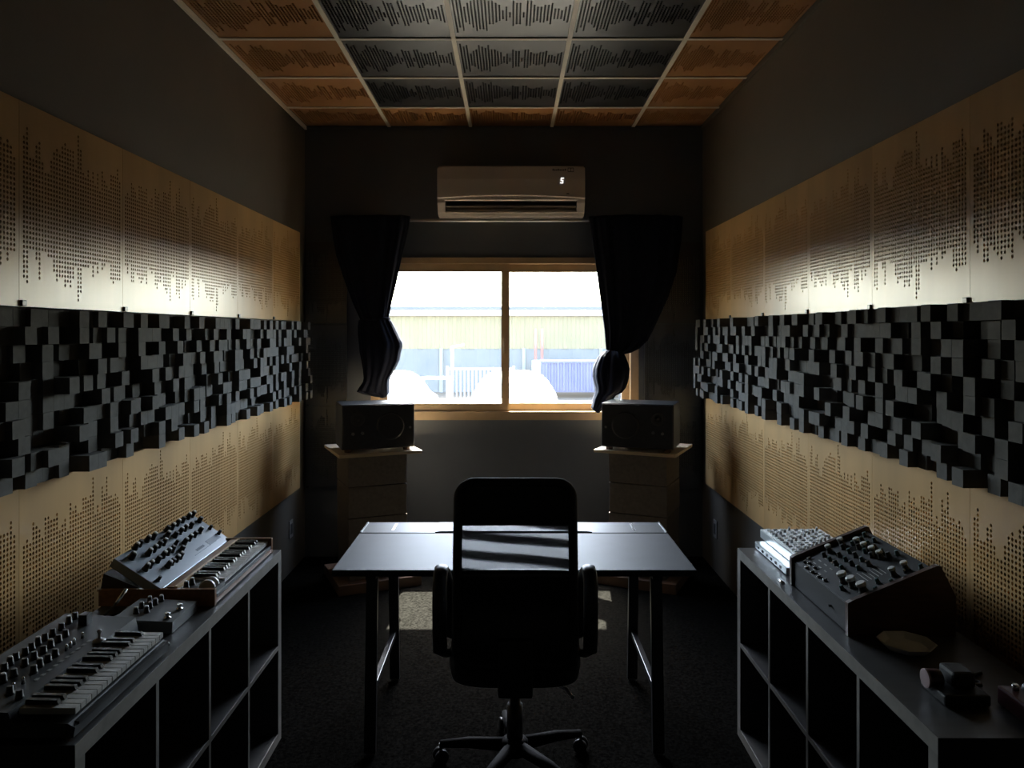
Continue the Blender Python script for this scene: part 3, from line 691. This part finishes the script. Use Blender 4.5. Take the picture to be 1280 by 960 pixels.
# right unit: stacked silver devices
D2 = thing('rack_module', 'slim silver device under a patterned one at the right unit\'s far end', 'audio device', (1.17, 2.96, .77))
MB().bbox((-.165, -.19, .004), (.12, .165, .030), .003).build('case', 'silver_case', D2)
for sx in (-1, 1):
    for sy in (-1, 1): MB().lathe([(.012, 0), (.012, .005)], 10, Matrix.Translation((sx*.10-.02, sy*.14, .0))).build('foot', 'dark_plastic', D2)
for k in range(6): MB().box((-.168, -.14+k*.05, .012), (-.1645, -.125+k*.05, .022)).build('jack', 'dark_plastic', D2)
Dm = thing('drum_machine', 'silver-white desktop device covered in small controls, atop a slim one', 'audio device', (1.17, 2.98, .8015))
MB().bbox((-.125, -.19, .0), (.125, .20, .034), .003).build('case', 'silver_case', Dm)
MB().box((-.115, -.18, .034), (.115, .19, .0355)).build('face_plate', 'face_white', Dm)
bt = MB().bbox((-.0075, -.0065, 0), (.0075, .0065, .006), .0015).mesh('button'); bt.materials.append(M['silver_case'])
bd = bt.copy(); bd.materials.clear(); bd.materials.append(M['face_grey'])
for i in range(8):
    for j in range(12):
        p = (-.100+i*.0285, -.165+j*.0305, .0355)
        if (i*5+j*3) % 4 == 0: knob(KG, Dm, p, h=.018, s=.7)
        else: link('button', bt if (i+j) % 3 else bd, None, Dm, p)

# wedge synth with wood sides and a field of knobs (right unit)
E = thing('wedge_synthesizer', 'wedge-shaped desktop synth with dark wood sides and many silver-capped knobs', 'synthesizer', (.985, 2.45, .77))
prof = [(.0, .001), (.0, .098), (.012, .105), (.262, .208), (.272, .206), (.315, .119), (.315, .001)]
MB().prism(prof, 'y', -.232, -.214).build('side_panel', 'side_wood', E); MB().prism(prof, 'y', .214, .232).build('side_panel', 'side_wood', E)
MB().prism([(.008, .004), (.008, .086), (.262, .192), (.305, .116), (.305, .004)], 'y', -.214, .214).build('case', 'panel_matte', E)
th = math.atan2(.106, .254)
fp = MB().bbox((0, -.212, 0), (.272, .212, .003), .001).build('face_panel', 'panel_matte', E, (.010, 0, .0865), (0, -th, 0))
MB().box((-.0015, -.10, .04), (.009, -.10+.006, .046)).build('jack', 'knob_black', E)
def onE(x, y): return ((x-.995)/math.cos(th), y-2.45, .003)
sil = [(1.148,2.625),(1.181,2.575),(1.181,2.520),(1.183,2.470),(1.184,2.420),(1.100,2.610),(1.156,2.285),(1.195,2.290)]
for x, y in sil: 
    o = knob(KM, fp, onE(x, y), cap=False, s=1.05); link('cap', CS, None, o, (0, 0, .0195), (0, 0, 0), (1.7, 1.7, 2.2))
for x, y in ((1.045, 2.372), (1.050, 2.320), (1.055, 2.262)):
    o = knob(KB, fp, onE(x, y), cap=False, s=1.1); link('cap', CS, None, o, (0, 0, .0215), (0, 0, 0), (2.3, 2.3, 2.6))
for x, y in ((1.014,2.615),(1.034,2.628),(1.003,2.565),(1.003,2.518),(1.004,2.470),(1.008,2.430),(1.02,2.59),(1.02,2.54)):
    MB().bbox((-.006, -.003, 0), (.006, .003, .007), .001).build('slide_switch', 'knob_silver', fp, onE(x, y))
rnd = random.Random(5)
for i in range(5):
    for j in range(5):
        x = 1.075+i*.032; y = 2.41+j*.046
        if min(abs(x-a)+abs(y-b) for a, b in sil) > .026 and not (i == 0 and j == 0): knob(KT if (i+j) % 2 else KM, fp, onE(x, y), cap=False, s=.9)
for x, y in ((1.106,2.282),(1.08,2.24),(1.225,2.62),(1.225,2.55),(1.225,2.40),(1.225,2.26),(1.13,2.245),(1.02,2.33)): knob(KT, fp, onE(x, y), cap=False, s=.9)
pr = MB()
for k in range(6): pr.box((.105+k*.012, -.13, .003), (.107+k*.012, -.055-.012*(k % 2), .0036))
for k in range(12): pr.box((.02+.02*(k % 4), .03+.045*(k//4), .003), (.024+.02*(k % 4), .05+.045*(k//4), .0036))
tag(pr.build('panel_print', 'print_light', fp), kind='stuff')
for x, y in ((.18, -.165), (.205, -.172)): MB().lathe([(.004, 0), (.003, .012)], 8, Matrix.Translation((x, y, .003))).build('toggle', 'knob_silver', fp)
pg = thing('jack_adapter', 'tiny silver jack adapter lying by the wedge synth front', 'adapter', (.958, 2.68, .77))
MB().tube([(0, -.015, .007), (0, .03, .007)], .006, 10).build('barrel', 'knob_silver', pg)
MB().tube([(0, .03, .007), (0, .045, .007)], .0035, 8).build('tip', 'dark_plastic', pg)

# octagonal tray in front of the wedge synth
tr = thing('octagonal_tray', 'flat grey eight-sided dish against the wedge synth\'s dark side', 'tray', (1.115, 2.14, .77))
MB().lathe([(.058, .001), (.078, .020), (.074, .0205), (.056, .006), (.001, .006)], 8, Matrix.Rotation(R(22.5), 4, 'Z'), smooth=False).build('dish', 'tray_grey', tr)
# dark gadget with a maroon round end
g = thing('hand_gadget', 'small black gadget with maroon round dial on the near right unit', 'gadget', (1.07, 1.86, .77))
MB().bbox((-.04, -.06, .001), (.07, .05, .028), .006).build('base', 'gadget_black', g)
MB().bbox((.0, -.025, .028), (.055, .04, .066), .008).build('head', 'gadget_black', g)
MB().lathe([(.020, -.02), (.022, -.016), (.022, .012), (.019, .016)], 20, Matrix.Translation((-.03, .015, .036)) @ Matrix.Rotation(R(-90), 4, 'Y')).build('dial', 'maroon', g)
MB().lathe([(.0225, .0), (.0225, .005)], 20, Matrix.Translation((-.043, .015, .036)) @ Matrix.Rotation(R(-90), 4, 'Y')).build('dial_rim', 'rose', g)
MB().tube([(.05, .02, .02), (.10, .03, .012), (.11, .05, .008), (.10, .09, .006), (.15, .11, .006)], .005, 8).build('lead', 'dark_plastic', g)
p2 = thing('effects_pedal', 'dark red effects pedal with chrome knobs at the right unit\'s near end', 'effects pedal', (1.225, 1.765, .77))
MB().bbox((-.06, -.09, .002), (.06, .055, .045), .005).build('case', 'maroon', p2)
for dx in (-.032, .032): MB().lathe([(.008, 0), (.008, .010), (.006, .013)], 12, Matrix.Translation((dx, .03, .045))).build('knob', 'knob_silver', p2)
MB().lathe([(.016, 0), (.014, .008), (.006, .012)], 14, Matrix.Translation((0, .03, .045))).build('dome', 'pedal_grey', p2)

# ------------------------------------------------------------------ outside the window
GZ = -.6
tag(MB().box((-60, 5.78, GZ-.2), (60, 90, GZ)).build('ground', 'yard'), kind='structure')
YBd = 28.6
bl = thing('shed_building', 'long low cream metal shed across the yard', 'building', (0, YBd, GZ))
def corr(x0, x1, z0, z1, y, p, dd):
    n = int((x1-x0)/p); vs = []; fs = []
    for i in range(n):
        for f, o in ((0, 0), (.35, 0), (.5, -dd), (.85, -dd)):
            x = x0+(i+f)*p; vs += [(x, y+o, z0), (x, y+o, z1)]
    for i in range(len(vs)//2-1): fs.append((2*i, 2*i+2, 2*i+3, 2*i+1))
    return MB().add(vs, fs)
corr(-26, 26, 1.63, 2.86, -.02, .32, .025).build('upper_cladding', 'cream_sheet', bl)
MB().box((-26, .06, 0), (26, 14, 3.0)).build('core', 'white_sheet', bl)
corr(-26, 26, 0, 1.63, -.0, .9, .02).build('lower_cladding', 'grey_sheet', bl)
MB().box((-26.2, -.25, 2.88), (26.2, 0, 3.10)).build('fascia', 'white_sheet', bl)
MB().box((-26.2, -.36, 3.09), (26.2, -.2, 3.21)).build('gutter', 'gutter_grey', bl)
MB().prism([(-.2, 3.1), (14.2, 3.1), (7, 3.55)], 'x', -26.2, 26.2).build('roof', 'white_sheet', bl)
for x in (-8.2, -5.3, -2.6, .5, 3.4, 6.5): MB().box((x-.06, -.09, 0), (x+.06, -.02, 1.65)).build('post', 'post_grey', bl)
for i, x in enumerate((.93, 1.17)):
    tag(MB().tube([(x, YBd-.5, GZ+1.225), (x, YBd-.5, 1.78)], .05, 10).build('red_pipe', 'pipe_red'), 'red upright pipe before the cream shed, %s of two' % ('left' if i == 0 else 'right'), 'pipe', 'red pipes')
tag(MB().bbox((.80, YBd-.75, GZ), (1.30, YBd-.3, GZ+1.22), .03).build('utility_box', 'white_sheet'), 'white utility box under the red pipes across the yard', 'box')
t = thing('skip_bin', 'blue ribbed metal skip across the yard', 'skip bin', (2.6, 26, GZ))
corr(-1.5, 1.6, .25, 1.22, 0, .2, .04).build('front', 'blue_sheet', t)
MB().box((-1.5, .01, .2), (1.6, 1.6, 1.2)).build('body', 'blue_sheet', t); MB().box((-1.55, -.06, 1.2), (1.65, 1.65, 1.27)).build('rim', 'blue_sheet', t)
for x in (-1.2, 1.2): MB().box((x-.1, .05, 0), (x+.1, 1.5, .2)).build('skid', 'tyre', t)
def car(x, y, label):
    t = thing('car', label, 'car', (x, y, GZ), 0, 'white cars in the yard')
    # rear view faces the window: cross-section width shrinks towards the roof, loft along y
    secs = [(0, .45, .75), (.08, .30, .95), (.35, .28, 1.02), (.75, .28, 1.42), (1.2, .28, 1.47), (2.2, .28, 1.45), (2.9, .28, 1.05), (4.0, .28, .88), (4.25, .40, .72)]
    vs = []; fs = []; K = 20
    for yy, zb_, zt in secs:
        for k in range(K):
            a = 2*math.pi*k/K+math.pi/K; c, s_ = math.cos(a), math.sin(a)
            zz = (zb_+zt)/2+(zt-zb_)/2*math.copysign(abs(s_)**.5, s_)
            wd = .86*(1-.28*max(0, (zz-.9)/.57)**1.2)*(1 if .05 < yy < 4.1 else .9)
            vs.append((wd*math.copysign(abs(c)**.45, c), yy, zz))
    for i in range(len(secs)-1):
        for k in range(K): k2 = (k+1) % K; fs.append((i*K+k, i*K+k2, (i+1)*K+k2, (i+1)*K+k))
    mb = MB().add(vs, fs, True); mb.f += [tuple(range(K-1, -1, -1)), tuple((len(secs)-1)*K+k for k in range(K))]
    mb.build('body', 'car_white', t)
    MB().prism([(-.56, 1.06), (.56, 1.06), (.48, 1.36), (-.48, 1.36)], 'y', 0, .02, Matrix.Translation((0, .36, 0)) @ Matrix.Translation((0, 0, 1.06)) @ Matrix.Rotation(R(-42), 4, 'X') @ Matrix.Translation((0, 0, -1.06))).build('rear_window', 'car_glass', t)
    for sx in (-1, 1):
        for yy in (.75, 3.4): MB().lathe([(.2, -.1), (.31, -.09), (.31, .09), (.2, .1)], 20, Matrix.Translation((sx*.74, yy, .31)) @ Matrix.Rotation(R(90), 4, 'Y')).build('wheel', 'tyre', t)
        MB().bbox((sx*.66-.12, -.01, .70), (sx*.66+.12, .08, .86), .02).build('tail_light', 'pipe_red', t)
car(-2.55, 13.9, 'white car at the left, half hidden behind the tied curtain bundle'); car(.08, 13.9, 'white car across the window\'s middle bar')
t = thing('railing', 'white metal railing in the yard left of the window\'s middle bar', 'railing', (-1.0, 22, GZ))
MB().box((-.8, -.02, 1.17), (1.1, .02, 1.22)).build('top_rail', 'tube_white', t); MB().box((-.8, -.02, .12), (1.1, .02, .16)).build('bottom_rail', 'tube_white', t)
for k in range(17): MB().box((-.8+k*.115, -.012, .16), (-.776+k*.115, .012, 1.17)).build('baluster', 'tube_white', t)
for x in (-.83, 1.1): MB().box((x-.03, -.03, 0), (x+.03, .03, 1.27)).build('post', 'tube_white', t)
t = thing('tube_frame_rack', 'white tubular frame rack standing in the yard beside the railing', 'rack', (-1.97, 20, GZ))
for x in (-.36, .36):
    for y in (-.25, .25): MB().tube([(x, y, 0), (x*.95, y, 1.07)], .028, 8).build('leg', 'tube_white', t)
for z in (.45, 1.05):
    for y in (-.25, .25): MB().tube([(-.36, y, z), (.36, y, z)], .025, 8).build('crossbar', 'tube_white', t)
    for x in (-.36, .36): MB().tube([(x, -.25, z), (x, .25, z)], .025, 8).build('crossbar', 'tube_white', t)
t = thing('lamp_post', 'thin white post with short arm rising behind the railing', 'post', (-1.72, 22.4, GZ))
MB().tube([(0, 0, 0), (0, 0, 1.84)], .04, 8).build('pole', 'tube_white', t); MB().tube([(0, 0, 1.82), (.36, 0, 1.88)], .03, 8).build('arm', 'tube_white', t)
